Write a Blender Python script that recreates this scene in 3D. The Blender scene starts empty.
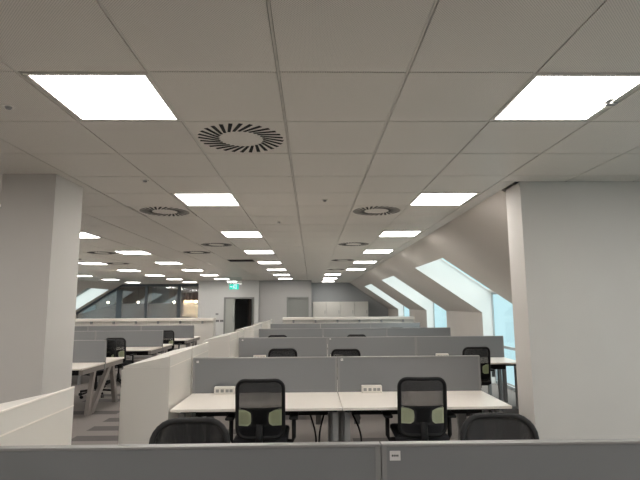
import bpy, bmesh, math, random
from math import sin, cos, pi, radians as R
from mathutils import Vector, Matrix
random.seed(4)
S = bpy.context.scene
COL = S.collection

# ------------------------------------------------------------------ camera, world, exposure
cam_d = bpy.data.cameras.new('camera')
cam = bpy.data.objects.new('camera', cam_d); COL.objects.link(cam)
cam_d.sensor_width = 36.0
cam_d.lens = 483.0 / 640.0 * 36.0
cam.location = (0, 0, 1.63)
cam.rotation_euler = (R(90 + 7.72), R(0.38), R(-1.0))
S.camera = cam
W = bpy.data.worlds.new('world'); S.world = W; W.use_nodes = True
wn = W.node_tree; _tc = wn.nodes.new('ShaderNodeTexCoord'); _sp = wn.nodes.new('ShaderNodeSeparateXYZ')
_rp = wn.nodes.new('ShaderNodeValToRGB')      # hazy overcast sky: pale cyan low down, bright white overhead
_rp.color_ramp.elements[0].position = 0.10; _rp.color_ramp.elements[0].color = (0.68, 0.93, 1.0, 1)
_rp.color_ramp.elements[1].position = 0.65; _rp.color_ramp.elements[1].color = (2.9, 2.85, 2.75, 1)
wn.links.new(_tc.outputs['Generated'], _sp.inputs[0]); wn.links.new(_sp.outputs[2], _rp.inputs[0])
wn.links.new(_rp.outputs[0], wn.nodes['Background'].inputs[0])
S.view_settings.view_transform = 'Standard'
S.view_settings.look = 'None'
S.view_settings.gamma = 1
S.view_settings.use_curve_mapping = False
S.view_settings.exposure = 0.0
PANEL = 18.0          # strength of the ceiling light panels

# ------------------------------------------------------------------ materials
def mat(name, col, rough=0.6, metal=0.0, spec=0.5, noise=0.0, nscale=40, bump=0.0, emit=None, es=0):
    m = bpy.data.materials.new(name); m.use_nodes = True
    nt = m.node_tree; b = nt.nodes['Principled BSDF']
    b.inputs['Base Color'].default_value = (*col, 1)
    b.inputs['Roughness'].default_value = rough
    b.inputs['Metallic'].default_value = metal
    b.inputs['Specular IOR Level'].default_value = spec
    if noise or bump:
        tc = nt.nodes.new('ShaderNodeTexCoord'); n = nt.nodes.new('ShaderNodeTexNoise')
        n.inputs['Scale'].default_value = nscale; n.inputs['Detail'].default_value = 3
        nt.links.new(tc.outputs['Object'], n.inputs['Vector'])
        if noise:
            mr = nt.nodes.new('ShaderNodeMapRange')
            mr.inputs[3].default_value = 1 - noise; mr.inputs[4].default_value = 1 + noise
            nt.links.new(n.outputs[0], mr.inputs[0])
            mx = nt.nodes.new('ShaderNodeMix'); mx.data_type = 'RGBA'; mx.blend_type = 'MULTIPLY'
            mx.inputs[0].default_value = 1; mx.inputs[6].default_value = (*col, 1)
            nt.links.new(mr.outputs[0], mx.inputs[7]); nt.links.new(mx.outputs[2], b.inputs['Base Color'])
        if bump:
            bp = nt.nodes.new('ShaderNodeBump'); bp.inputs['Strength'].default_value = bump
            bp.inputs['Distance'].default_value = 0.002
            nt.links.new(n.outputs[0], bp.inputs['Height']); nt.links.new(bp.outputs[0], b.inputs['Normal'])
    if emit:
        b.inputs['Emission Color'].default_value = (*emit, 1); b.inputs['Emission Strength'].default_value = es
    return m

def math_node(nt, op, a, b=None):
    n = nt.nodes.new('ShaderNodeMath'); n.operation = op
    for i, v in enumerate((a, b)):
        if v is None: continue
        if isinstance(v, (int, float)): n.inputs[i].default_value = v
        else: nt.links.new(v, n.inputs[i])
    return n.outputs[0]

M = {}
M['wall'] = mat('painted_plaster', (0.60, 0.575, 0.545), 0.7, noise=0.03, nscale=3, bump=0.05)
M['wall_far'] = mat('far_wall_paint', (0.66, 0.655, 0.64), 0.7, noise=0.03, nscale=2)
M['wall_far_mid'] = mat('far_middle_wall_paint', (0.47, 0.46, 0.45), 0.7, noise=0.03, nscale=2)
M['recess'] = mat('recess_wall_shaded', (0.36, 0.375, 0.385), 0.7, noise=0.03, nscale=2)  # darker blue-grey puts the shading of the recess into the wall colour
M['slope'] = mat('sloped_ceiling_paint', (0.60, 0.56, 0.52), 0.7, noise=0.03, nscale=2)
M['reveal'] = mat('window_reveal_paint', (0.90, 0.89, 0.87), 0.6)
M['tile'] = mat('perforated_metal_tile', (0.74, 0.70, 0.64), 0.38, spec=0.5)
M['runner'] = mat('ceiling_runner', (0.66, 0.63, 0.58), 0.4)
M['dark'] = mat('dark_void', (0.015, 0.015, 0.015), 0.9)
M['cabtop'] = mat('white_lacquer_lit_top', (0.76, 0.73, 0.68), 0.35)  # white lacquer lightened so the lit sloped top looks brighter
M['white'] = mat('white_lacquer', (0.74, 0.71, 0.66), 0.35, noise=0.015, nscale=4)
M['whitetop'] = mat('white_desktop', (0.93, 0.87, 0.80), 0.3, noise=0.015, nscale=6)
M['fabric'] = mat('grey_screen_fabric', (0.215, 0.22, 0.23), 0.85, noise=0.08, nscale=500, bump=0.2)
M['alu'] = mat('brushed_aluminium', (0.32, 0.32, 0.315), 0.45, metal=0.4)
M['warmsteel'] = mat('warm_grey_steel', (0.27, 0.245, 0.23), 0.5)
M['rail'] = mat('grey_rail', (0.25, 0.25, 0.25), 0.5)
M['steel'] = mat('grey_powder_steel', (0.30, 0.30, 0.30), 0.5)
M['black'] = mat('black_plastic', (0.008, 0.008, 0.009), 0.55, spec=0.35)
M['seatfab'] = mat('black_seat_fabric', (0.015, 0.015, 0.018), 0.9, noise=0.2, nscale=300)
M['green'] = mat('olive_lumbar_pad', (0.42, 0.45, 0.31), 0.6)
M['sticker'] = mat('pale_sticker', (0.72, 0.70, 0.70), 0.5)
M['ink'] = mat('dark_ink', (0.03, 0.03, 0.03), 0.6)
M['frame'] = mat('window_frame_grey', (0.42, 0.46, 0.48), 0.5)
M['doorgrey'] = mat('grey_door_paint', (0.27, 0.275, 0.26), 0.5)
M['doorpale'] = mat('pale_grey_door_paint', (0.42, 0.43, 0.40), 0.5)
M['brown'] = mat('dark_corridor_brown', (0.05, 0.04, 0.035), 0.6)
M['mull'] = mat('partition_mullion', (0.10, 0.115, 0.13), 0.5)
M['red'] = mat('dark_red_fabric', (0.10, 0.03, 0.03), 0.8)
M['cream'] = mat('cream_wall', (0.75, 0.60, 0.42), 0.7)
M['blind'] = mat('blue_grey_blind', (0.20, 0.24, 0.28), 0.7)
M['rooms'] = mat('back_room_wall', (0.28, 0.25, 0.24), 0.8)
M['lampg'] = mat('warm_lamp', (1, 0.9, 0.7), 0.5, emit=(1, 0.85, 0.62), es=25)
M['lampc'] = mat('added_warm_lamp', (1, 0.9, 0.7), 0.5, emit=(1, 0.85, 0.62), es=260)  # strong glow of the lamp added over the cream storage unit
M['panel'] = mat('lit_diffuser', (0.9, 0.88, 0.88), 0.4, emit=(1.0, 0.955, 0.90), es=PANEL)
M['exit'] = mat('exit_sign_green', (0.0, 0.3, 0.22), 0.4, emit=(0.03, 0.6, 0.5), es=1.0)
M['exitw'] = mat('exit_sign_white', (0.8, 0.9, 0.88), 0.4, emit=(0.75, 1.0, 0.95), es=1.2)

# tile: perforation dots
def perforate(m, pitch=0.011):
    nt = m.node_tree; b = nt.nodes['Principled BSDF']
    tc = nt.nodes.new('ShaderNodeTexCoord'); sp = nt.nodes.new('ShaderNodeSeparateXYZ')
    nt.links.new(tc.outputs['Object'], sp.inputs[0])
    k = 2 * pi / pitch
    sx = math_node(nt, 'SINE', math_node(nt, 'MULTIPLY', sp.outputs[0], k))
    sy = math_node(nt, 'SINE', math_node(nt, 'MULTIPLY', sp.outputs[1], k))
    pr = math_node(nt, 'MULTIPLY', sx, sy)
    hole = math_node(nt, 'GREATER_THAN', pr, 0.55)
    mx = nt.nodes.new('ShaderNodeMix'); mx.data_type = 'RGBA'
    c = b.inputs['Base Color'].default_value
    mx.inputs[6].default_value = c; mx.inputs[7].default_value = (c[0]*.55, c[1]*.55, c[2]*.55, 1)
    nt.links.new(hole, mx.inputs[0]); nt.links.new(mx.outputs[2], b.inputs['Base Color'])
perforate(M['tile'])

# carpet planks: darker and lighter grey planks laid along X
def carpet():
    m = mat('carpet_planks', (0.16, 0.14, 0.13), 0.95)
    nt = m.node_tree; b = nt.nodes['Principled BSDF']
    tc = nt.nodes.new('ShaderNodeTexCoord')
    br = nt.nodes.new('ShaderNodeTexBrick')
    br.inputs['Scale'].default_value = 1.0
    br.inputs['Brick Width'].default_value = 1.0; br.inputs['Row Height'].default_value = 0.25
    br.inputs['Mortar Size'].default_value = 0.0
    br.inputs['Color1'].default_value = (0.175, 0.155, 0.145, 1); br.inputs['Color2'].default_value = (0.175, 0.155, 0.145, 1)
    br.offset = 0.5
    br.inputs['Color1'].default_value = (0, 0, 0, 1); br.inputs['Color2'].default_value = (1, 1, 1, 1)
    br.inputs['Mortar'].default_value = (0, 0, 0, 1); br.inputs['Bias'].default_value = -0.25
    nt.links.new(tc.outputs['Object'], br.inputs['Vector'])
    th = math_node(nt, 'GREATER_THAN', br.outputs['Color'], 0.5)
    n = nt.nodes.new('ShaderNodeTexNoise'); n.inputs['Scale'].default_value = 120
    nt.links.new(tc.outputs['Object'], n.inputs['Vector'])
    mx = nt.nodes.new('ShaderNodeMix'); mx.data_type = 'RGBA'
    mx.inputs[6].default_value = (0.27, 0.242, 0.228, 1); mx.inputs[7].default_value = (0.12, 0.108, 0.105, 1)
    nt.links.new(th, mx.inputs[0])
    m2 = nt.nodes.new('ShaderNodeMix'); m2.data_type = 'RGBA'; m2.blend_type = 'MULTIPLY'; m2.inputs[0].default_value = 0.5
    nt.links.new(mx.outputs[2], m2.inputs[6]); nt.links.new(n.outputs[0], m2.inputs[7])
    nt.links.new(m2.outputs[2], b.inputs['Base Color'])
    return m
M['carpet'] = carpet()

def see_through(name, col, fac, rough=0.05, glossy=True):
    m = bpy.data.materials.new(name); m.use_nodes = True; nt = m.node_tree; nt.nodes.clear()
    o = nt.nodes.new('ShaderNodeOutputMaterial'); mx = nt.nodes.new('ShaderNodeMixShader')
    t = nt.nodes.new('ShaderNodeBsdfTransparent'); t.inputs[0].default_value = (*col, 1)
    g = nt.nodes.new('ShaderNodeBsdfGlossy' if glossy else 'ShaderNodeBsdfDiffuse')
    g.inputs[0].default_value = (0.9, 0.9, 0.9, 1) if glossy else (*col, 1)
    if glossy: g.inputs['Roughness'].default_value = rough
    nt.links.new(t.outputs[0], mx.inputs[1]); nt.links.new(g.outputs[0], mx.inputs[2]); nt.links.new(mx.outputs[0], o.inputs[0])
    mx.inputs[0].default_value = fac
    return m
M['glass'] = see_through('clear_glass', (0.93, 0.98, 0.98), 0.06)
M['pglass'] = see_through('tinted_partition_glass', (0.75, 0.78, 0.80), 0.16)
M['frost'] = see_through('frosted_film', (0.80, 0.80, 0.80), 0.22, glossy=False)
M['acrylic'] = see_through('clear_acrylic', (0.9, 0.95, 0.95), 0.25)

def mesh_weave(a, b_):
    m = bpy.data.materials.new('black_mesh_weave'); m.use_nodes = True; nt = m.node_tree
    b = nt.nodes['Principled BSDF']; b.inputs['Base Color'].default_value = (0.01, 0.01, 0.012, 1); b.inputs['Roughness'].default_value = 0.6
    tc = nt.nodes.new('ShaderNodeTexCoord'); sp = nt.nodes.new('ShaderNodeSeparateXYZ')
    nt.links.new(tc.outputs['Object'], sp.inputs[0])
    sx = math_node(nt, 'SINE', math_node(nt, 'MULTIPLY', sp.outputs[0], 2*pi/0.007))
    sz = math_node(nt, 'SINE', math_node(nt, 'MULTIPLY', sp.outputs[2], 2*pi/0.006))
    h = math_node(nt, 'MULTIPLY', math_node(nt, 'GREATER_THAN', sx, a), math_node(nt, 'GREATER_THAN', sz, b_))
    t = nt.nodes.new('ShaderNodeBsdfTransparent'); mx = nt.nodes.new('ShaderNodeMixShader')
    nt.links.new(h, mx.inputs[0]); nt.links.new(b.outputs[0], mx.inputs[1]); nt.links.new(t.outputs[0], mx.inputs[2])
    nt.links.new(mx.outputs[0], nt.nodes['Material Output'].inputs[0])
    return m
M['mesh'] = mesh_weave(0.35, 0.4)
M['mesh_dense'] = mesh_weave(0.8, 0.7)

# ------------------------------------------------------------------ helpers
class MB:
    def __init__(s): s.bm = bmesh.new()
    def box(s, x0, x1, y0, y1, z0, z1, bev=0.0, mtx=None):
        r = bmesh.ops.create_cube(s.bm, size=1.0); vs = r['verts']
        for v in vs:
            v.co = Vector(((x0+x1)/2 + v.co.x*(x1-x0), (y0+y1)/2 + v.co.y*(y1-y0), (z0+z1)/2 + v.co.z*(z1-z0)))
        if bev:
            es = list({e for v in vs for e in v.link_edges})
            g = bmesh.ops.bevel(s.bm, geom=es, offset=bev, segments=2, affect='EDGES', profile=0.5)
            vs = g['verts'] if not mtx else list({v for f in g['faces'] for v in f.verts} | set(v for v in vs if v.is_valid))
        if mtx:
            for v in vs: v.co = mtx @ v.co
        return s
    def prism(s, pts, d0, d1, plane='xz'):
        def p(a, b, d): return (a, d, b) if plane == 'xz' else ((d, a, b) if plane == 'yz' else (a, b, d))
        A = [s.bm.verts.new(p(a, b, d0)) for a, b in pts]; B = [s.bm.verts.new(p(a, b, d1)) for a, b in pts]
        s.bm.faces.new(A); s.bm.faces.new(B[::-1]); n = len(pts)
        for i in range(n): s.bm.faces.new((A[i], B[i], B[(i+1) % n], A[(i+1) % n]))
        return s
    def tube(s, path, r, n=8, closed=False, rz=None):
        P = [Vector(p) for p in path]; N = len(P); rings = []
        for i, p in enumerate(P):
            a = P[(i-1) % N] if (closed or i) else P[i]; b = P[(i+1) % N] if (closed or i < N-1) else P[i]
            t = (b - a).normalized()
            up = Vector((0, 1, 0)) if abs(t.y) < 0.9 else Vector((0, 0, 1))
            u = t.cross(up).normalized(); w = u.cross(t).normalized()
            ra = r; rb = rz if rz else r
            rings.append([s.bm.verts.new(p + u*ra*cos(2*pi*k/n) + w*rb*sin(2*pi*k/n)) for k in range(n)])
        for i in range(N if closed else N-1):
            A, B = rings[i], rings[(i+1) % N]
            for k in range(n): s.bm.faces.new((A[k], A[(k+1) % n], B[(k+1) % n], B[k]))
        if not closed: s.bm.faces.new(rings[0][::-1]); s.bm.faces.new(rings[-1])
        return s
    def cyl(s, x, y, z0, z1, r, n=20, r2=None):
        r2 = r if r2 is None else r2
        A = [s.bm.verts.new((x+r*cos(2*pi*k/n), y+r*sin(2*pi*k/n), z0)) for k in range(n)]
        B = [s.bm.verts.new((x+r2*cos(2*pi*k/n), y+r2*sin(2*pi*k/n), z1)) for k in range(n)]
        s.bm.faces.new(A[::-1]); s.bm.faces.new(B)
        for k in range(n): s.bm.faces.new((A[k], A[(k+1) % n], B[(k+1) % n], B[k]))
        return s
    def build(s, name, m, parent=None, smooth=False, label=None):
        bmesh.ops.recalc_face_normals(s.bm, faces=s.bm.faces)
        me = bpy.data.meshes.new(name); s.bm.to_mesh(me); s.bm.free()
        me.materials.append(M[m])
        if smooth:
            for p in me.polygons: p.use_smooth = True
        o = bpy.data.objects.new(name, me); COL.objects.link(o)
        if parent: o.parent = parent
        if label: o['label'] = label
        return o

def struct(o): o['kind'] = 'structure'; return o
def tag(o, label, cat, group=None):
    o['label'] = label; o['category'] = cat
    if group: o['group'] = group
    return o
def empty(name, loc=(0, 0, 0), rz=0):
    o = bpy.data.objects.new(name, None); COL.objects.link(o); o.location = loc; o.rotation_euler = (0, 0, rz)
    o.empty_display_size = 0.1
    return o
def copy_tree(o, parent=None):
    c = o.copy(); COL.objects.link(c)
    if parent: c.parent = parent
    for ch in [x for x in COL.objects if x.parent == o]: copy_tree(ch, c)
    return c
class Proto:
    """first use gives the thing itself, later uses give copies of it and its parts"""
    def __init__(s, maker): s.o = maker(); s.used = False
    def get(s, loc, rz=0):
        o = s.o if not s.used else copy_tree(s.o)
        s.used = True; o.location = loc; o.rotation_euler = (0, 0, rz); return o
ORD = ['nearest', 'second', 'third', 'fourth', 'fifth', 'sixth', 'seventh', 'eighth', 'ninth', 'tenth']

# ------------------------------------------------------------------ setting
CH = 2.70
YN, YF = -4.2, 23.5              # wall behind the camera, far end
XS, SL = 1.80, 0.681             # right slope starts here
XK = 3.62; ZK = CH - SL*(XK-XS)
XSL, SLL = -9.1, 0.63            # left slope
XKL = -11.2; ZKL = CH + SLL*(XKL-XSL)
struct(MB().box(-11.6, 4.1, YN-0.2, 29, -0.1, 0).build('floor', 'carpet'))

# right side wall: knee wall + slope, with three deep dormer openings
XT = 2.22; VO = 0.56; XO = 3.83
WINS = [(8.10, 10.30), (13.05, 15.30), (18.00, 20.30)]
def side_wall(name, sgn, xs, sl, xk, xt, xo, y0, y1, wins, material):
    rv = MB()
    zk = CH - sl*abs(xk-xs); zt = CH - sl*abs(xt-xs)
    zo = CH + VO - sl*abs(xo-xs)
    b = MB()
    full = [(xs, CH), (xk, zk), (xk, 0), (xo, 0), (xo, zo), (xs, CH+VO)]
    upper = [(xs, CH), (xt, zt), (xt, zt+VO), (xs, CH+VO)]
    ys = [y0] + [v for w in wins for v in w] + [y1]
    for i in range(0, len(ys), 2): b.prism(full, ys[i], ys[i+1])
    for w in wins: b.prism(upper, w[0], w[1])
    return struct(b.build(name, material)), zt, zo
_, ZT, ZO = side_wall('wall_right', 1, XS, SL, XK, XT, XO, 4.43, YF, WINS, 'slope')
XTL, XOL = -9.52, -11.45
WINL = [(10.3, 12.5), (15.6, 17.8), (20.8, 23.0)]
_, ZTL, ZOL = side_wall('wall_left', -1, XSL, SLL, XKL, XTL, XOL, YN, YF, WINL, 'slope')
def window(n, xt, zt, xo, zo, y0, y1, where, s):
    fr = MB(); sf = MB(); t = 0.03; xk = XK if s > 0 else XKL; zk = ZK if s > 0 else ZKL
    dx = s*0.0
    # frame follows slanted and upright plane on the outer face
    def slant(a, b, yA, yB):
        P = [(xt+(xo-xt)*a, zt+VO+(zo-zt-VO)*a), (xt+(xo-xt)*b, zt+VO+(zo-zt-VO)*b)]
        sf.prism([P[0], P[1], (P[1][0], P[1][1]+t), (P[0][0], P[0][1]+t)], yA, yB)
    slant(0, 1, y0, y0+t); slant(0, 1, y1-t, y1); slant(0, 0.035, y0+t, y1-t); slant(0.96, 1, y0+t, y1-t)
    xa, xb = sorted((xo, xo + s*t))
    fr.box(xa, xb, y0, y0+t, 0, zo); fr.box(xa, xb, y1-t, y1, 0, zo)
    fr.box(xa, xb, y0+t, y1-t, 0, 0.06); fr.box(xa, xb, y0+t, y1-t, 0.76, 0.81); fr.box(xa, xb, y0+t, y1-t, zo-0.04, zo)
    o = struct(fr.build('window_%d' % n, 'frame'))
    sf.build('slanted_frame', 'reveal', o)
    rv = MB(); e = 0.006     # painted lining of the opening
    P = [(xt, zt), (xk, zk), (xk, 0.0), (xo, 0.0), (xo, zo), (xt, zt+VO)]
    rv.prism(P, y0, y0+e); rv.prism(P, y1-e, y1)
    rv.prism([(xt, zt), (xt+s*e, zt-s*0+0.0), (xt+s*e, zt+VO-0.01), (xt, zt+VO-0.01)], y0+e, y1-e)
    rv.build('window_reveal', 'reveal', o)
    g = MB(); q = 0.02
    g.prism([(xt, zt+VO+q), (xo, zo+q), (xo, zo+q+0.01), (xt, zt+VO+q+0.01)], y0+t, y1-t)
    xm = xo + s*0.02
    g.box(min(xm, xm+s*0.01), max(xm, xm+s*0.01), y0+t, y1-t, 0.06, zo-0.04)
    g.build('window_pane', 'glass', o)
for i, (a, b) in enumerate(WINS): window(i+1, XT, ZT, XO, ZO, a, b, 'right', 1)
for i, (a, b) in enumerate(WINL): window(i+4, XTL, ZTL, XOL, ZOL, a, b, 'left', -1)

# near walls and piers
struct(MB().box(1.84, XK, 4.12, 4.43, 0, CH).build('wall_pier_right', 'wall'))
struct(MB().box(-2.49, -2.06, 3.84, 4.30, 0, CH).build('wall_column_left', 'wall'))
struct(MB().box(XK, XK+0.2, YN, 0.7, 0, CH).box(XK, XK+0.2, 3.4, 4.43, 0, CH).box(XK, XK+0.2, 0.7, 3.4, 0, 0.3).box(XK, XK+0.2, 0.7, 3.4, 2.45, CH).build('wall_near_right', 'wall'))
f = MB()
f.box(XK+0.14, XK+0.2, 0.7, 0.76, 0.3, 2.45).box(XK+0.14, XK+0.2, 3.34, 3.4, 0.3, 2.45).box(XK+0.14, XK+0.2, 0.76, 3.34, 0.3, 0.36).box(XK+0.14, XK+0.2, 0.76, 3.34, 2.39, 2.45).box(XK+0.14, XK+0.2, 2.02, 2.08, 0.36, 2.39)
w7 = struct(f.build('window_7', 'frame'))  # unseen window added to bring daylight onto the right pier
MB().box(XK+0.165, XK+0.175, 0.76, 2.02, 0.36, 2.39).box(XK+0.165, XK+0.175, 2.08, 3.34, 0.36, 2.39).build('window_pane', 'glass', w7)
struct(MB().box(-11.4, 3.82, YN-0.2, YN, 0, CH).build('wall_back', 'wall'))

# far walls
YA = 20.5
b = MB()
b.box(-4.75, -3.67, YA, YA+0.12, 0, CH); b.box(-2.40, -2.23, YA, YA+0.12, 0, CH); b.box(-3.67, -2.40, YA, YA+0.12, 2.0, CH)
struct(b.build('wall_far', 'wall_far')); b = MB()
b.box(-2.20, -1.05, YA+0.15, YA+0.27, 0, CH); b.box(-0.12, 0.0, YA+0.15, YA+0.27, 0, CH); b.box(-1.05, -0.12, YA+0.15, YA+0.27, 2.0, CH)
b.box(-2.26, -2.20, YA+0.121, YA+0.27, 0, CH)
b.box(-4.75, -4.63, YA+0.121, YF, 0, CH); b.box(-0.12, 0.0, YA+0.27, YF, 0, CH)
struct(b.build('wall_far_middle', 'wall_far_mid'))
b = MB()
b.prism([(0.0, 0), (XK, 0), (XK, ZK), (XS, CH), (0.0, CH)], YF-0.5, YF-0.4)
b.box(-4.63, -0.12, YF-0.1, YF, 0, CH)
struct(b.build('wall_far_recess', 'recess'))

# doors
def door_frame(n, x0, x1, y, z):
    f = MB(); t = 0.07
    f.box(x0, x0+t, y-0.03, y+0.14, 0, z); f.box(x1-t, x1, y-0.03, y+0.14, 0, z); f.box(x0+t, x1-t, y-0.03, y+0.14, z-t, z)
    return struct(f.build('door_%d' % n, 'doorgrey'))
d = door_frame(1, -3.67, -2.40, YA, 2.0)
MB().box(-3.60, -3.22, YA+0.02, YA+0.06, 0.01, 1.93).build('side_leaf', 'doorpale', d, label='narrow pale grey fixed leaf beside the dark opening')
lf = MB().box(-0.02, 0.02, 0.0, 0.66, 0.01, 1.92).build('door_leaf', 'brown', d, label='dark brown leaf standing open into the corridor')
lf.location = (-2.56, YA+0.16, 0); lf.rotation_euler = (0, 0, R(18))
MB().tube([(-3.28, YA+0.02, 0.98), (-3.28, YA-0.04, 0.98), (-3.28, YA-0.04, 1.2), (-3.28, YA+0.02, 1.2)], 0.012).build('door_handle', 'alu', d)
d = door_frame(2, -1.05, -0.12, YA+0.15, 2.0)
MB().box(-0.98, -0.19, YA+0.19, YA+0.23, 0.01, 1.93).build('door_leaf', 'doorgrey', d)
MB().tube([(-0.92, YA+0.20, 1.02), (-0.92, YA+0.13, 1.02), (-0.80, YA+0.13, 1.02)], 0.012).build('door_handle', 'alu', d)

# ceiling: metal tiles with runners
xs = [-0.75 + 0.6*i for i in range(8)]       # -0.75 ... 3.45
xs = [x for x in xs] ; left = [-1.35 - 0.63*i for i in range(0, 13)]
SX = sorted(left + xs)
SY0, SYP = 2.11, 0.605
KMIN, KMAX = -10, 35
def light_at(i, k): return (i, k) in LIGHTS
LIGHTS = {}; VENTS = {}
def col_of(x):
    for i in range(len(SX)-1):
        if SX[i] <= x < SX[i+1]: return i
cA, cB, cC, cD, cE, cF = col_of(1.3), col_of(-1.0), col_of(-3.5), col_of(-5.4), col_of(-8.0), col_of(0.7)
COLNAME = {cA: 'in the line beside the right sloped wall', cB: 'in the line above the white cabinets',
           cC: 'in the line right of the left column', cD: 'in the line over the far left desks',
           cE: 'in the outermost left line', cF: 'in the short line before the recessed wall'}
for k in (0, 4, 8, 12, 16, 20): LIGHTS[(cA, k)] = 1
for k in (24, 28, 32): LIGHTS[(cF, k)] = 1
for k in (-4, 0, 4, 8, 12, 16, 20, 24, 28): LIGHTS[(cB, k)] = 1
for q in ((cA, -4), (cA, -8), (cB, -8), (cC, -8), (cD, -4), (col_of(3.1), 0), (col_of(3.1), -4), (col_of(3.1), -8)): LIGHTS[q] = 1  # out-of-view panels added to brighten the area near the camera
COLNAME[col_of(3.1)] = 'in the added out-of-view line on the right'
if True:
    pass
for k in (-4, 0, 4, 8, 12, 16, 20, 24, 28): LIGHTS[(cC, k)] = 1
for k in (0, 4, 8, 12, 16, 20, 24, 28, 32): LIGHTS[(cD, k)] = 1
for k in (4, 8, 12, 16, 20, 24, 28, 32): LIGHTS[(cE, k)] = 1
for x, k in ((-0.4, 1), (-1.6, 5), (0.7, 5), (0.7, 10), (-1.6, 10), (0.7, 15), (0.7, 20), (-4.2, 12), (-5.4, 14), (-4.8, 16), (-2.3, 12)):
    VENTS[(col_of(x), k)] = 1
GRILLE = (col_of(-1.6), 15)
b = MB(); rn = MB()
def region_ok(x0, x1, y0, y1):
    if y1 > YF+0.1: return False
    if x0 > XS-0.2 and y0 > 4.1: return False
    return True
g = 0.008
for i in range(len(SX)-1):
    for k in range(KMIN, KMAX):
        x0, x1 = SX[i], SX[i+1]; y0 = SY0+SYP*k; y1 = y0+SYP
        if (i, k) in LIGHTS or (i, k) in VENTS or (i, k) == GRILLE: continue
        if not region_ok(x0, x1, y0, y1): continue
        if x0 > XS-0.2: y1 = min(y1, 4.12)
        b.box(x0+g, x1-g, y0+0.0035, y1-0.0035, CH, CH+0.02)
# plain margin strips
b.box(1.65+g, XS, 4.13, YF, CH, CH+0.02)
b.box(XSL, SX[0]-g, YN, YF, CH, CH+0.02)
b.box(3.45+g, XK, YN, 4.12, CH, CH+0.02)
ceil = struct(b.build('ceiling', 'tile'))
for x in SX:
    rn.box(x-0.005, x+0.005, YN, YF if x < XS else 4.11, CH+0.003, CH+0.02)
rn.build('ceiling_runners', 'runner', ceil)
MB().box(-9.2, XK+0.2, YN, 4.43, CH+0.06, CH+0.10).box(-9.2, XS, 4.43, YF, CH+0.06, CH+0.10).build('ceiling_void', 'dark', ceil)

def mk_light():
    t = empty('ceiling_light')
    f = MB(); a, c = 0.290, 0.268
    f.box(-a, a, -a, -c, -0.002, 0.03); f.box(-a, a, c, a, -0.002, 0.03); f.box(-a, -c, -c, c, -0.002, 0.03); f.box(c, a, -c, c, -0.002, 0.03)
    f.build('light_frame', 'white', t)
    MB().box(-c, c, -c, c, 0.001, 0.012).build('diffuser', 'panel', t)
    return t
PL = Proto(mk_light)
cnt = {}
for (i, k) in sorted(LIGHTS, key=lambda q: (q[0], q[1])):
    vis = k >= 0
    if vis: cnt[i] = cnt.get(i, 0)+1
    o = PL.get(((SX[i]+SX[i+1])/2 + {cB: 0.008, cA: -0.008}.get(i, 0), SY0+SYP*(k+0.5), CH))
    if vis:
        tag(o, 'lit square ceiling panel, %s %s' % (ORD[cnt[i]-1], COLNAME[i]), 'ceiling light', 'square lit panels in the tiled ceiling')
    else:
        tag(o, 'unseen lit ceiling panel %s behind the camera, %s' % ('just' if k == -4 else 'far', COLNAME[i]), 'ceiling light', 'square lit panels in the tiled ceiling')

def mk_vent():
    t = empty('ceiling_vent')
    MB().box(-0.292, 0.292, -0.299, 0.299, 0, 0.02).build('face_plate', 'tile', t)
    s = MB(); n = 28
    for j in range(n):
        a = 2*pi*j/n
        mt = Matrix.Rotation(a, 4, 'Z') @ Matrix.Translation((0.195, 0, 0)) @ Matrix.Rotation(R(26), 4, 'Z')
        q = s.bm
        vs = []
        for (u, v) in ((-0.062, -0.009), (0.082, -0.0125), (0.082, 0.0125), (-0.062, 0.009)):
            vs.append((u, v))
        lo = [q.verts.new(mt @ Vector((u, v, -0.0015))) for u, v in vs]; hi = [q.verts.new(mt @ Vector((u, v, 0.002))) for u, v in vs]
        q.faces.new(lo); q.faces.new(hi[::-1])
        for w in range(4): q.faces.new((lo[w], hi[w], hi[(w+1) % 4], lo[(w+1) % 4]))
    s.build('swirl_slots', 'dark', t, label='ring of dark slanted slots')
    return t
PV = Proto(mk_vent)
vl = {(-0.4, 1): 'large round swirl vent nearest the camera between the two front light panels',
      (-1.6, 5): 'round swirl vent left of the second light panel above the cabinets',
      (0.7, 5): 'round swirl vent left of the second panel of the right-hand light line',
      (0.7, 10): 'round swirl vent between right-hand light line and centre, third from the camera on that side',
      (-1.6, 10): 'round swirl vent beyond the left-hand middle vent, ahead of the black grille',
      (0.7, 15): 'flattened-looking distant swirl vent, second last on the right side of the ceiling',
      (0.7, 20): 'farthest swirl vent on the right side of the ceiling',
      (-4.2, 12): 'distant swirl vent left of the fourth light panel behind the left column',
      (-5.4, 14): 'distant swirl vent right against the left column edge',
      (-4.8, 16): 'distant swirl vent between far left light lines, farthest left one from the camera',
      (-2.3, 12): 'distant swirl vent left of the black grille above the cabinets'}
for (x, k), L in vl.items():
    i = col_of(x)
    tag(PV.get(((SX[i]+SX[i+1])/2, SY0+SYP*(k+0.5), CH)), L, 'ceiling vent', 'swirl vents in the tiled ceiling')
i, k = GRILLE
t = empty('ceiling_grille', ((SX[i]+SX[i+1])/2, SY0+SYP*(k+0.5), CH))
tag(t, 'black rectangular open grille in the ceiling left of centre, in front of the exit sign', 'ceiling grille')
MB().box(-0.30, 0.30, -0.29, 0.29, 0.002, 0.02).build('black_backing', 'dark', t)
f = MB()
for s in (-1, 1): f.box(-0.30, 0.30, s*0.295-0.006, s*0.295+0.006, -0.004, 0.02); f.box(s*0.303-0.004, s*0.303+0.004, -0.29, 0.29, -0.004, 0.02)
f.build('grille_frame', 'runner', t)
f = MB()
for j in range(7): f.box(-0.298, 0.298, -0.24+0.08*j-0.004, -0.24+0.08*j+0.004, -0.003, 0.006)
f.build('grille_slats', 'black', t)
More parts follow.
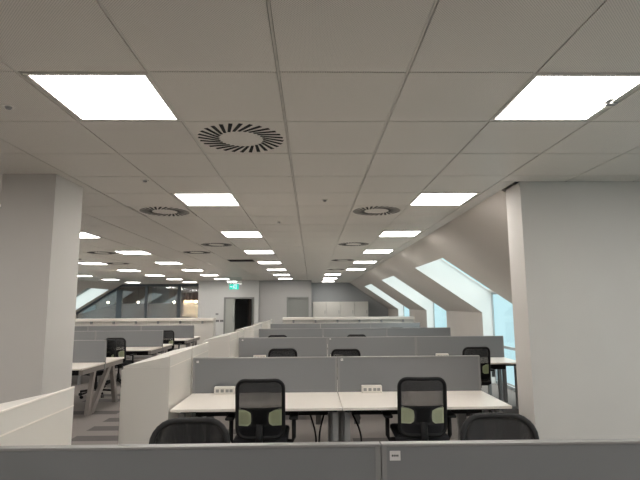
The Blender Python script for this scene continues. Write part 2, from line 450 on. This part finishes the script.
t0 = [o for o in COL.objects if o.type == 'EMPTY' and o.name.startswith('ceiling_light') and abs(o.location.x-1.35) < 0.1 and abs(o.location.y-2.41) < 0.1]
for o in t0:
    MB().box(0.245, 0.30, 0.02, 0.05, -0.012, -0.003).box(0.225, 0.255, -0.03, 0.03, -0.008, -0.003).build('edge_notch', 'steel', o)  # small grey pieces stand in for a dark notch at this panel's edge
# sprinkler heads and sensors
def mk_sensor():
    t = empty('ceiling_sensor')
    MB().cyl(0, 0, -0.006, 0.0, 0.045, 20).build('sensor_rim', 'white', t)
    MB().cyl(0, 0, -0.022, -0.006, 0.018, 14, r2=0.026).build('sensor_eye', 'steel', t)
    return t
PS = Proto(mk_sensor)
for x, y, L in ((-0.42, 6.15, 'small round ceiling sensor on the tile right of the second cabinet-side panel'), (0.14, 4.85, 'small round ceiling sensor near the middle of the ceiling'),
                (-1.42, 4.05, 'small round ceiling sensor behind the nearest left panel'), (-1.62, 2.5, 'small round ceiling sensor at the left picture edge')):
    o = PS.get((x, y, CH)); o.scale = (0.7, 0.7, 0.7)
    tag(o, L, 'sensor', 'small round ceiling sensors')

# ------------------------------------------------------------------ glazed partition and the room behind it
tp = empty('glass_partition', (0, YF, 0))
tag(tp, 'dark-framed glass office partition at the far left under the sloped roof', 'glass partition')
XPL, XPR = XKL, -4.75
def zroof(x): return min(CH, CH + SLL*(x-XSL)) - 0.004
f = MB(); th = 0.05
f.prism([(XPL, 0), (XPR, 0), (XPR, 0.10), (XPL, 0.10)], -th, th)
f.prism([(XPL, zroof(XPL)-0.10), (XSL, CH-0.104), (XPR, CH-0.104), (XPR, CH-0.004), (XSL, CH-0.004), (XPL, zroof(XPL))], -th, th)
f.build('partition_frame', 'mull', tp)
mx_ = [(-9.2, 0.26), (-7.92, 0.12), (-6.35, 0.16), (-5.3, 0.08)]
for x, w in mx_:
    zt = min(zroof(x-w/2), zroof(x+w/2)) - 0.104
    MB().box(x-w/2, x+w/2, -th, th, 0.10, zt).build('mullion', 'mull', tp)
edges = [XPL+0.0] + [e for x, w in mx_ for e in (x-w/2, x+w/2)] + [XPR]
for q in range(0, len(edges), 2):
    a, c = edges[q]+0.003, edges[q+1]-0.003
    pts = [(a, 0.10), (c, 0.10), (c, zroof(c)-0.105)] + ([(XSL, CH-0.109)] if a < XSL < c else []) + [(a, zroof(a)-0.105)]
    MB().prism(pts, -0.008, 0.008).build('glass_pane', 'pglass', tp)
    z1 = min(1.78, zroof(a)-0.11)
    MB().prism([(a, 0.95), (c, 0.95), (c, min(1.78, zroof(c)-0.11)), (a, z1)], -0.014, -0.010).build('frosted_band', 'frost', tp)
b = MB()
b.box(-11.4, -4.6, 28.8, 28.9, 0, CH); b.box(-11.5, -11.4, YF+0.06, 28.9, 0, CH); b.box(-4.75, -4.63, YF, 28.8, 0, CH)
struct(b.build('wall_far_room', 'rooms'))
struct(MB().box(-11.5, -4.6, YF+0.06, 28.9, CH+0.001, CH+0.1).build('ceiling_far_room', 'rooms'))
t = empty('window_blind', (-7.35, YF+0.25, 0)); tag(t, 'blue-grey hanging blind behind the glass partition', 'blind')
MB().box(-0.42, 0.42, -0.03, 0.03, 2.60, 2.68).build('blind_rail', 'mull', t)
f = MB()
for j in range(6): f.box(-0.40+0.14*j, -0.40+0.14*j+0.12, -0.008, 0.008, 0.1, 2.60)
f.build('blind_slats', 'blind', t)
t = empty('curtain', (-6.9, 27.9, 0)); tag(t, 'dark red curtain in the room behind the glass partition', 'curtain')
f = MB()
pts = [(-0.9+1.8*j/40, 0.05*sin(j*1.3)) for j in range(41)]
pts = pts + [(x, y+0.02) for x, y in pts[::-1]]
f.prism(pts, 0.03, 2.4, 'xy'); f.build('curtain_cloth', 'red', t)
MB().tube([(-1.0, 0, 2.45), (1.0, 0, 2.45)], 0.02).build('curtain_rod', 'mull', t)
t = empty('bookcase', (-6.15, 25.6, 0)); tag(t, 'cream storage unit lit warmly behind the right end of the glass partition', 'storage unit')
MB().box(-0.5, 0.5, -0.2, 0.2, 0.0, 1.95).build('cabinet_body', 'cream', t)
f = MB()
for z in (0.45, 0.85, 1.25, 1.6): f.box(-0.48, 0.48, -0.225, -0.2, z, z+0.03)
f.build('shelf_edges', 'cream', t)
t = empty('added_ceiling_lamp', (-5.9, 24.6, CH)); tag(t, 'added warm ceiling lamp in the room behind the right end of the glass partition', 'ceiling light')  # lamp added to brighten the storage unit
MB().box(-0.4, 0.4, -0.2, 0.2, -0.03, 0).build('lamp_body', 'white', t)
MB().box(-0.38, 0.38, -0.18, 0.18, -0.034, -0.031).build('lamp_diffuser', 'lampc', t)
def mk_pend():
    t = empty('pendant_lamp')
    bm = bmesh.new(); bmesh.ops.create_uvsphere(bm, u_segments=16, v_segments=10, radius=0.055)
    m = MB(); m.bm.free(); m.bm = bm; m.build('lamp_globe', 'lampg', t, True)
    MB().cyl(0, 0, 0.05, 0.83, 0.008, 8).build('lamp_cord', 'black', t)
    MB().cyl(0, 0, 0.83, 0.85, 0.05, 12).build('ceiling_rose', 'black', t)
    return t
PP = Proto(mk_pend)
for x, y, L in ((-10.2, 24.6, 'leftmost'), (-8.7, 24.6, 'second from the left'), (-6.9, 24.6, 'third from the left'), (-5.78, 24.4, 'rightmost')):
    tag(PP.get((x, y, 1.85)), 'glowing globe lamp behind the glass partition, %s of four' % L, 'pendant lamp', 'globe lamps behind the glass partition')

# exit sign
t = empty('exit_sign', (-2.86, 18.0, 0)); tag(t, 'green lit running-man exit sign hanging in front of the far door', 'exit sign')
MB().box(-0.27, 0.27, -0.012, 0.012, 2.44, 2.69).build('hanging_plate', 'acrylic', t)
MB().box(-0.17, 0.17, -0.03, 0.03, 2.24, 2.435).build('sign_box', 'exit', t)
f = MB()   # running figure, doorway and arrow
def poly(pts): f.prism(pts, -0.034, -0.030)
poly([(0.03, 2.27), (0.09, 2.27), (0.09, 2.41), (0.03, 2.41), (0.03, 2.395), (0.075, 2.395), (0.075, 2.285), (0.03, 2.285)])
poly([(-0.005, 2.345), (0.02, 2.39), (0.002, 2.395), (-0.03, 2.35)]); poly([(-0.03, 2.35), (-0.005, 2.345), (-0.01, 2.30), (-0.03, 2.27), (-0.045, 2.275), (-0.028, 2.305)])
poly([(0.0, 2.33), (0.03, 2.32), (0.022, 2.29), (0.01, 2.292), (0.012, 2.31), (-0.008, 2.32)])
f.prism([(0.012+0.013*cos(2*pi*j/10), 2.405+0.013*sin(2*pi*j/10)) for j in range(10)], -0.034, -0.030)
poly([(-0.14, 2.34), (-0.10, 2.37), (-0.10, 2.35), (-0.065, 2.35), (-0.065, 2.33), (-0.10, 2.33), (-0.10, 2.31)])
f.build('running_man_symbol', 'exitw', t)

# switches on the far wall
def mk_switch():
    t = empty('wall_switch')
    MB().box(-0.075, 0.075, -0.012, 0, -0.045, 0.045, 0.004).build('switch_plate', 'steel', t)
    MB().box(-0.05, -0.01, -0.018, -0.012, -0.02, 0.02).build('rocker', 'black', t)
    MB().box(0.01, 0.05, -0.018, -0.012, -0.02, 0.02).build('rocker', 'black', t)
    return t
PW = Proto(mk_switch)
tag(PW.get((-3.93, YA, 1.02)), 'left one of two dark switch plates beside the far door', 'light switch', 'switch plates by the far door')
tag(PW.get((-3.75, YA, 1.02)), 'right one of two dark switch plates beside the far door', 'light switch', 'switch plates by the far door')
t = empty('thermostat', (-3.95, YA, 1.30)); tag(t, 'small pale thermostat above the switch plates by the far door', 'thermostat')
MB().box(-0.06, 0.06, -0.02, 0, -0.04, 0.04, 0.005).build('housing', 'alu', t)
MB().box(-0.03, 0.03, -0.023, -0.02, -0.015, 0.025).build('screen', 'steel', t)

# ------------------------------------------------------------------ desks, screens, cabinets
DW, DD, DZ, TH = 1.52, 0.79, 0.73, 0.025
def mk_desk():
    """local: front edge at y=0, back edge at y=DD, left edge x=0"""
    t = empty('desk')
    MB().box(0.003, DW-0.003, 0, DD, DZ-TH, DZ, 0.003).build('tabletop', 'whitetop', t)
    MB().box(0.12, DW-0.12, 0.46, 0.66, DZ-0.16, DZ-0.045).build('cable_tray', 'black', t)
    MB().box(0.04, DW-0.04, 0.20, 0.25, DZ-0.075, DZ-TH-0.001).box(0.04, DW-0.04, 0.66, 0.71, DZ-0.075, DZ-TH-0.001).build('support_rail', 'black', t)
    for x in (0.03, DW-0.08):
        MB().box(x, x+0.05, 0.16, 0.23, 0.0, DZ-0.076).build('leg', 'steel', t)
        MB().box(x, x+0.05, 0.67, 0.74, 0.0, DZ-0.076).build('leg', 'steel', t)
    return t
PD = Proto(mk_desk)
def mk_screen():
    """local: x 0..DW, centred on y=0"""
    t = empty('desk_screen')
    z0, z1 = 0.60, 1.09
    MB().box(0.022, DW-0.022, -0.016, 0.016, z0, z1-0.012).build('fabric_panel', 'fabric', t)
    MB().box(0.002, DW-0.002, -0.02, 0.02, z1-0.012, z1, 0.003).build('top_rail', 'alu', t)
    for x in (0.002, DW-0.022): MB().box(x, x+0.02, -0.019, 0.019, z0, z1-0.012).build('side_rail', 'rail', t)
    for x in (0.2, DW-0.2): MB().box(x-0.03, x+0.03, -0.004, 0.004, 0.40, z0).build('bracket', 'steel', t)
    return t
PC = Proto(mk_screen)
def mk_cab(L):
    """local: front end at y=0, right face at x=0, top sloping down to the left"""
    def f():
        t = empty('storage_cabinet'); w = 0.41
        MB().box(-w, 0, 0, L, 0.03, 1.093).build('cabinet_body', 'white', t)
        MB().box(-w+0.03, -0.03, 0.03, L-0.03, 0, 0.03).build('plinth', 'steel', t)
        MB().prism([(-w, 1.095), (0, 1.095), (0, 1.188), (-w, 1.105)], 0, L).build('sloped_top', 'cabtop', t)
        MB().prism([(-0.02, 1.1895), (0.0015, 1.1895), (0.0015, 1.195), (-0.002, 1.197), (-0.02, 1.1935)], 0.001, L-0.001).box(-0.004, 0.0015, 0.001, L-0.001, 1.0905, 1.0975).build('edge_highlight', 'whitetop', t)  # pale strips put in the bright top-edge highlight and the light seam line
        for s in (0, 1):
            y0 = 0.01 + s*(L/2)
            d = MB().box(-w-0.018, -w, y0, y0+L/2-0.015, 0.05, 1.07).build('cabinet_door', 'white', t)
            MB().box(-w-0.03, -w-0.018, y0+(0.05 if s else L/2-0.09), y0+(0.07 if s else L/2-0.07), 0.62, 0.78).build('door_handle', 'alu', d)
        return t
    return f
PK = Proto(mk_cab(0.79))

ROWY = [2.0, 5.25, 8.45, 11.65, 14.9]
ROWN = ['nearest', 'second', 'third', 'fourth', 'farthest']
X0 = -1.25
for r, y in enumerate(ROWY):
    nd = 2 if r < 2 else 3
    nm = ['left', 'right'] if nd == 2 else ['left', 'middle', 'right']
    for j in range(nd):
        x = X0 + DW*j
        o = PC.get((x, y, 0))
        tag(o, 'grey fabric desk screen, %s one of the %s main row from the camera' % (nm[j], ROWN[r]), 'desk screen', 'grey screens along the main desk rows')
        if r > 0:
            o = PD.get((x, y-0.02-DD, 0))
            tag(o, 'white desk before its screen, %s one of the %s main row from the camera' % (nm[j], ROWN[r]), 'desk', 'white desks in the main rows')
        if r < 3:
            o = PD.get((x+DW, y+0.02+DD, 0), pi)
            tag(o, 'white desk behind its screen, %s one of the %s main row from the camera' % (nm[j], ROWN[r]), 'desk', 'white desks in the main rows')
    for s, yy in ((0, y-0.81), (1, y+0.01 if r else y-0.01)):
        o = PK.get((X0-0.015 if r else X0-0.062, yy, 0))
        side = 'near' if s == 0 else 'far'
        tag(o, 'low white slope-topped cabinet, %s half of the pair ending the %s main row' % (side, ROWN[r]), 'cabinet', 'white cabinets at the left ends of the rows')

# stickers on the screens
def mk_sticker():
    t = empty('sticker')
    MB().box(-0.021, 0.021, -0.0012, 0, -0.018, 0.018).build('sticker_sheet', 'sticker', t)
    f = MB()
    for a in (-0.013, -0.006, 0.001, 0.008): f.box(a, a+0.005, -0.0018, -0.0012, -0.003, 0.004)
    f.build('printed_mark', 'ink', t)
    return t
PT = Proto(mk_sticker)
for x, y, z, L in ((0.325, ROWY[0], 1.045, 'small pale number sticker on the nearest grey screen by the joint'),
                   (X0+0.05, ROWY[1], 1.05, 'small pale sticker at the left end of the second screen row'),
                   (X0+DW+0.05, ROWY[1], 1.06, 'small pale sticker at the middle joint of the second screen row'),
                   (X0+0.07, ROWY[2], 1.05, 'small pale sticker at the left end of the third screen row'),
                   (X0+DW+0.05, ROWY[2], 1.06, 'small pale sticker at the first joint of the third screen row')):
    o = PT.get((x, y-0.0165, z))
    if y > 3: o.scale = (0.6, 1, 0.6)
    tag(o, L, 'sticker', 'pale stickers on the grey screens')

# desktop power modules
def mk_power():
    t = empty('power_module')
    MB().box(-0.105, 0.105, -0.035, 0.035, 0, 0.075, 0.006).build('module_body', 'white', t)
    f = MB()
    for a in (-0.07, -0.02, 0.03, 0.07): f.box(a-0.016, a+0.016, -0.0365, -0.0349, 0.022, 0.052)
    f.build('sockets', 'alu', t)
    return t
PO = Proto(mk_power)
for r, xsn in ((1, ((-0.90, 'left chair'), (0.62, 'right chair'))), (2, ((-0.88, 'left chair'), (0.42, 'middle chair'), (2.22, 'right chair')))):
    for x, w in xsn:
        tag(PO.get((x, ROWY[r]-0.075, DZ)), 'small white socket block on the desk beside the %s %s' % (w, ROWN[r]), 'socket block', 'white socket blocks on the desks')

# long white-topped storage at the far ends
def mk_run(n, w=0.72):
    t = empty('storage_bench')
    MB().box(0, n*w, 0, 0.45, 1.16, 1.245, 0.006).build('white_top', 'whitetop', t)
    for j in range(n):
        MB().box(j*w+0.004, (j+1)*w-0.004, 0.085, 0.44, 0.05, 1.155).build('cabinet_unit', 'white', t)
        MB().box(j*w+w/2-0.03, j*w+w/2+0.03, 0.02, 0.08, 1.07, 1.159).build('bracket', 'steel', t)
    MB().box(0.02, n*w-0.02, 0.08, 0.42, 0, 0.05).box(0.02, n*w-0.02, 0.086, 0.42, 1.155, 1.16).build('plinth', 'steel', t)
    return t
t = mk_run(6); t.location = (-0.95, 16.0, 0); tag(t, 'long white-topped storage bench behind the farthest desk row in the middle', 'storage bench')
t = mk_run(9); t.location = (-9.68, 16.0, 0); tag(t, 'long white-topped storage bench in front of the glass partition on the left', 'storage bench')

# tall white lockers at the recessed far wall
def mk_lock():
    t = empty('locker_cabinet')
    MB().box(0.004, 0.64, 0, 0.45, 0, 1.80).build('locker_body', 'white', t)
    d = MB().box(0.012, 0.632, -0.02, 0, 0.05, 1.10).build('locker_door', 'white', t); MB().box(0.56, 0.58, -0.032, -0.02, 0.6, 0.75).build('door_handle', 'alu', d)
    d = MB().box(0.012, 0.632, -0.02, 0, 1.11, 1.79).build('locker_door', 'white', t); MB().box(0.56, 0.58, -0.032, -0.02, 1.25, 1.40).build('door_handle', 'alu', d)
    return t
PLK = Proto(mk_lock)
for j, nme in enumerate(['leftmost', 'second from left', 'third from left', 'rightmost']):
    tag(PLK.get((0.05+0.645*j, YF-0.97, 0)), 'tall white two-door cabinet against the recessed far wall, %s of four' % nme, 'cabinet', 'white cabinets at the far wall')

# left block of desks with splayed end frames
def mk_ldesk(end):
    def f():
        t = empty('desk')
        MB().box(-DW+0.003, -0.003, 0, 0.79, DZ-TH, DZ, 0.003).build('tabletop', 'whitetop', t)
        MB().box(-DW+0.1, -0.12, 0.46, 0.66, DZ-0.16, DZ-0.045).build('cable_tray', 'black', t)
        MB().box(-DW+0.02, -0.08, 0.20, 0.25, DZ-0.055, DZ-TH-0.001).build('support_rail', 'black', t)
        if not end:
            MB().box(-0.05, -0.01, 0.16, 0.24, 0, DZ-0.026).build('leg', 'steel', t)
        else:
            X = (-0.07, -0.01) if end > 0 else (-DW+0.01, -DW+0.07)
            MB().box(X[0], X[1], 0.04, 0.78, DZ-0.10, DZ-0.026).build('end_beam', 'warmsteel', t)
            MB().prism([(0.42, DZ-0.101), (0.50, DZ-0.101), (0.36, 0), (0.28, 0)] if end > 0 else [(0.40, DZ-0.101), (0.49, DZ-0.101), (0.29, 0), (0.20, 0)], *X, plane='yz').build('leg', 'warmsteel', t)
            if end > 0: MB().prism([(0.97, DZ-0.101), (1.09, DZ-0.101), (0.50, 0), (0.365, 0)], *X, plane='yz').build('leg', 'warmsteel', t)
        return t
    return f
LX = -3.38
LROW = [8.18, 11.25, 14.2]
PLE = Proto(mk_ldesk(1)); PLR = Proto(mk_ldesk(-1)); PLD = Proto(mk_ldesk(0))
LN = ['nearest', 'middle', 'farthest']; PN = ['right-end', 'second from right', 'third from right', 'leftmost']
for r, y in enumerate(LROW):
    for j in range(4):
        x = LX - DW*j
        o = (PLE if j == 0 else PLD).get((x, y-0.81, 0))
        tag(o, '%s white desk of the %s row beyond the left column, camera side' % (PN[j], LN[r]), 'desk', 'white desks beyond the left column')
        o = (PLR if j == 0 else PLD).get((x-DW, y+0.81, 0), pi)
        tag(o, '%s white desk of the %s row beyond the left column, far side' % (PN[j], LN[r]), 'desk', 'white desks beyond the left column')
        o = PC.get((x-DW, y, 0))
        tag(o, '%s grey fabric screen of the %s desk row beyond the left column' % (PN[j], LN[r]), 'desk screen', 'grey screens beyond the left column')

# ------------------------------------------------------------------ office chairs
def mk_chair(wd=0.215, rad=0.07, arms=True, zt=1.0, pads=True):
    def f():
        t = empty('office_chair')
        zb = 0.50
        def yb(x, z):
            return -0.235 - 0.10*(z-zb) + 0.045*(x/wd)**2
        def outline(w, z0, z1, r, n=7):
            P = []
            for cx, cz, a0 in ((w-r, z1-r, 0), (-w+r, z1-r, 90), (-w+r, z0+r, 180), (w-r, z0+r, 270)):
                for q in range(n):
                    a = R(a0 + 90*q/(n-1)); P.append((cx+r*cos(a), cz+r*sin(a)))
            return P
        def dens(P):
            Q = []
            for i in range(len(P)):
                a, b = P[i], P[(i+1) % len(P)]
                L = math.hypot(b[0]-a[0], b[1]-a[1]); n = max(1, int(L/0.06))
                for q in range(n): Q.append((a[0]+(b[0]-a[0])*q/n, a[1]+(b[1]-a[1])*q/n))
            return Q
        O = dens(outline(wd-0.014, zb, zt-0.014, rad))
        MB().tube([(x, yb(x, z), z) for x, z in O], 0.017, 8, True, 0.014).build('back_frame', 'black', t, True)
        def panel(x0, x1, z0, z1, nx, nz, off, edge=None):
            m = MB(); V = []
            for iz in range(nz+1):
                z = z0+(z1-z0)*iz/nz; row = []
                for ix in range(nx+1):
                    a, b = (x0, x1) if edge is None else edge(z)
                    x = a+(b-a)*ix/nx; row.append(m.bm.verts.new((x, yb(x, z)+off, z)))
                V.append(row)
            for iz in range(nz):
                for ix in range(nx): m.bm.faces.new((V[iz][ix], V[iz][ix+1], V[iz+1][ix+1], V[iz+1][ix]))
            bmesh.ops.solidify(m.bm, geom=m.bm.faces[:], thickness=0.004)
            return m
        def me(z):
            w = wd-0.018; top = zt-0.018
            if z > top-rad: w = w-rad+math.sqrt(max(0, rad*rad-(z-(top-rad))**2))
            return (-w, w)
        zl = zb+0.47*(zt-zb); zp = 0.10
        panel(0, 0, zl, zt-0.022, 10, 12, 0, me).build('back_mesh', 'mesh' if pads else 'mesh_dense', t, True)
        # lower back: solid cradle, spine and lumbar pads
        def cradle(z):
            w = wd-0.02
            if z < zb+rad: w = w-rad+math.sqrt(max(0, rad*rad-(zb+rad-z)**2))
            return (-w, w)
        panel(0, 0, zb+0.004, zb+zp, 10, 5, 0, cradle).build('lower_back', 'seatfab', t, True)
        def sp(z):
            u = (z-(zb+zp))/(zl-zb-zp); w = 0.075+0.012*abs(2*u-1)**2+0.04*max(0, u-0.9)/0.1+0.02*max(0, 0.1-u)/0.1
            return (-w, w)
        panel(0, 0, zb+zp, zl+0.02, 6, 8, -0.006, sp).build('spine', 'black', t, True)
        for s in (-1, 1):
            if pads:
                def pe(z, s=s):
                    a, b = sp(z); e = wd-0.022
                    return (b+0.001, e) if s > 0 else (-e, a-0.001)
                panel(0, 0, zb+zp, zl, 4, 6, 0.0, pe).build('lumbar_pad', 'green', t, True, label='olive green lumbar pad')
            else:
                pass
        if not pads:
            panel(0, 0, zb+zp, zl, 8, 4, 0.006, lambda z: (-wd+0.022, wd-0.022)).build('lower_mesh', 'mesh_dense', t, True)
        # link from back to seat mechanism
        MB().tube([(0, yb(0, zb+0.12)-0.02, zb+0.12), (0, -0.30, zb-0.02), (0, -0.22, 0.40), (0, -0.05, 0.395)], 0.03, 8, False, 0.018).build('back_bracket', 'black', t, True)
        m = MB(); m.box(-0.235, 0.235, -0.205, 0.26, 0.435, 0.495, 0.025); m.build('seat', 'seatfab', t, True)
        MB().box(-0.11, 0.11, -0.12, 0.12, 0.375, 0.434, 0.01).build('tilt_mechanism', 'black', t)
        if arms:
            for s in (-1, 1):
                MB().tube([(s*0.10, 0, 0.41), (s*0.27, 0, 0.41), (s*0.285, 0, 0.45), (s*0.285, 0, 0.62)], 0.02, 8).build('arm_post', 'black', t, True)
                MB().box(s*0.285-0.04, s*0.285+0.04, -0.12, 0.13, 0.62, 0.645, 0.01).build('arm_pad', 'black', t, True)
        MB().cyl(0, 0, 0.10, 0.25, 0.03, 14).cyl(0, 0, 0.25, 0.375, 0.017, 14).build('gas_post', 'black', t, True)
        for q in range(5):
            a = 2*pi*q/5+0.3; c, s_ = cos(a), sin(a)
            MB().tube([(0.02*c, 0.02*s_, 0.115), (0.16*c, 0.16*s_, 0.10), (0.30*c, 0.30*s_, 0.078)], 0.021, 8, False, 0.015).build('base_leg', 'black', t, True)
            cm = Matrix.Translation((0.30*c, 0.30*s_, 0.029)) @ Matrix.Rotation(a+1.1, 4, 'Z')
            w = MB(); n = 14
            for off in (-0.018, 0.006):
                A = [w.bm.verts.new(cm @ Vector((off, 0.028*cos(2*pi*k/n), 0.028*sin(2*pi*k/n)))) for k in range(n)]
                B = [w.bm.verts.new(cm @ Vector((off+0.012, 0.028*cos(2*pi*k/n), 0.028*sin(2*pi*k/n)))) for k in range(n)]
                w.bm.faces.new(A); w.bm.faces.new(B[::-1])
                for k in range(n): w.bm.faces.new((A[k], B[k], B[(k+1) % n], A[(k+1) % n]))
            w.build('caster', 'black', t)
        return t
    return f
PCH = Proto(mk_chair())
PCW = Proto(mk_chair(wd=0.224, rad=0.115, arms=True, zt=0.99, pads=False))
CG = 'black mesh office chairs at the desks'
for loc, rz, L, P in (
    ((-0.45, 4.60, 0), 0, 'black mesh office chair with olive pads, left one facing the second desk row', PCH),
    ((0.98, 4.62, 0), R(-2), 'black mesh office chair with olive pads, right one facing the second desk row', PCH),
    ((-0.675, 2.64, 0), pi+R(4), 'rounded black mesh chair back rising just behind the nearest screen, left one', PCW),
    ((1.075, 2.68, 0), pi-R(3), 'rounded black mesh chair back rising just behind the nearest screen, right one', PCW),
    ((-0.43, 7.60, 0), 0, 'black office chair top showing above the second screen row, left one', PCH),
    ((0.50, 7.46, 0), 0, 'black office chair top showing above the second screen row, right one', PCH),
    ((2.46, 7.62, 0), R(4), 'black office chair just past the right end of the second screen row', PCH),
    ((-0.74, 10.95, 0), 0, 'black office chair top above the third screen row, left one', PCH),
    ((0.98, 10.95, 0), 0, 'black office chair top above the third screen row, right one', PCH),
    ((2.42, 14.1, 0), 0, 'faint black chair top above the fourth screen row at the right', PCH),
    ((-4.04, 10.45, 0), 0, 'black office chair with olive pads at the middle desk row right of the left column', PCH),
    ((-3.86, 13.35, 0), 0, 'black office chair at the farthest left-hand desk row, below the glass partition', PCH),
    ((-4.02, 7.2, 0), R(12), 'black office chair partly hidden behind the left column at the nearest left-hand desk', PCH),
    ((-4.0, 9.3, 0), pi+R(-25), 'black office chair on the far side of the nearest left-hand desk row', PCH)):
    tag(P.get(loc, rz), L, 'office chair', CG)

# cables hanging under the second row desks
def mk_cable(x, y, ln, sway):
    P = []
    for q in range(13):
        u = q/12.0
        P.append((x+sway*sin(pi*u), y+0.02*sin(3*u), 0.563-ln*u))
    return P
for j, (x, y, ln, sw, L) in enumerate(((-0.02, 5.0, 0.545, 0.06, 'black cable hanging beside the left desk post in the second row'),
                             (0.12, 4.98, 0.545, -0.05, 'black cable hanging right of the left chair under the second row desk'),
                             (0.40, 5.0, 0.545, 0.09, 'black cable curving down between the middle post and the right chair'))):
    o = MB().tube(mk_cable(x, y, ln, sw), 0.009, 8).build('power_cable', 'black', None, True)
    tag(o, L, 'cable', 'cables under the second desk row')
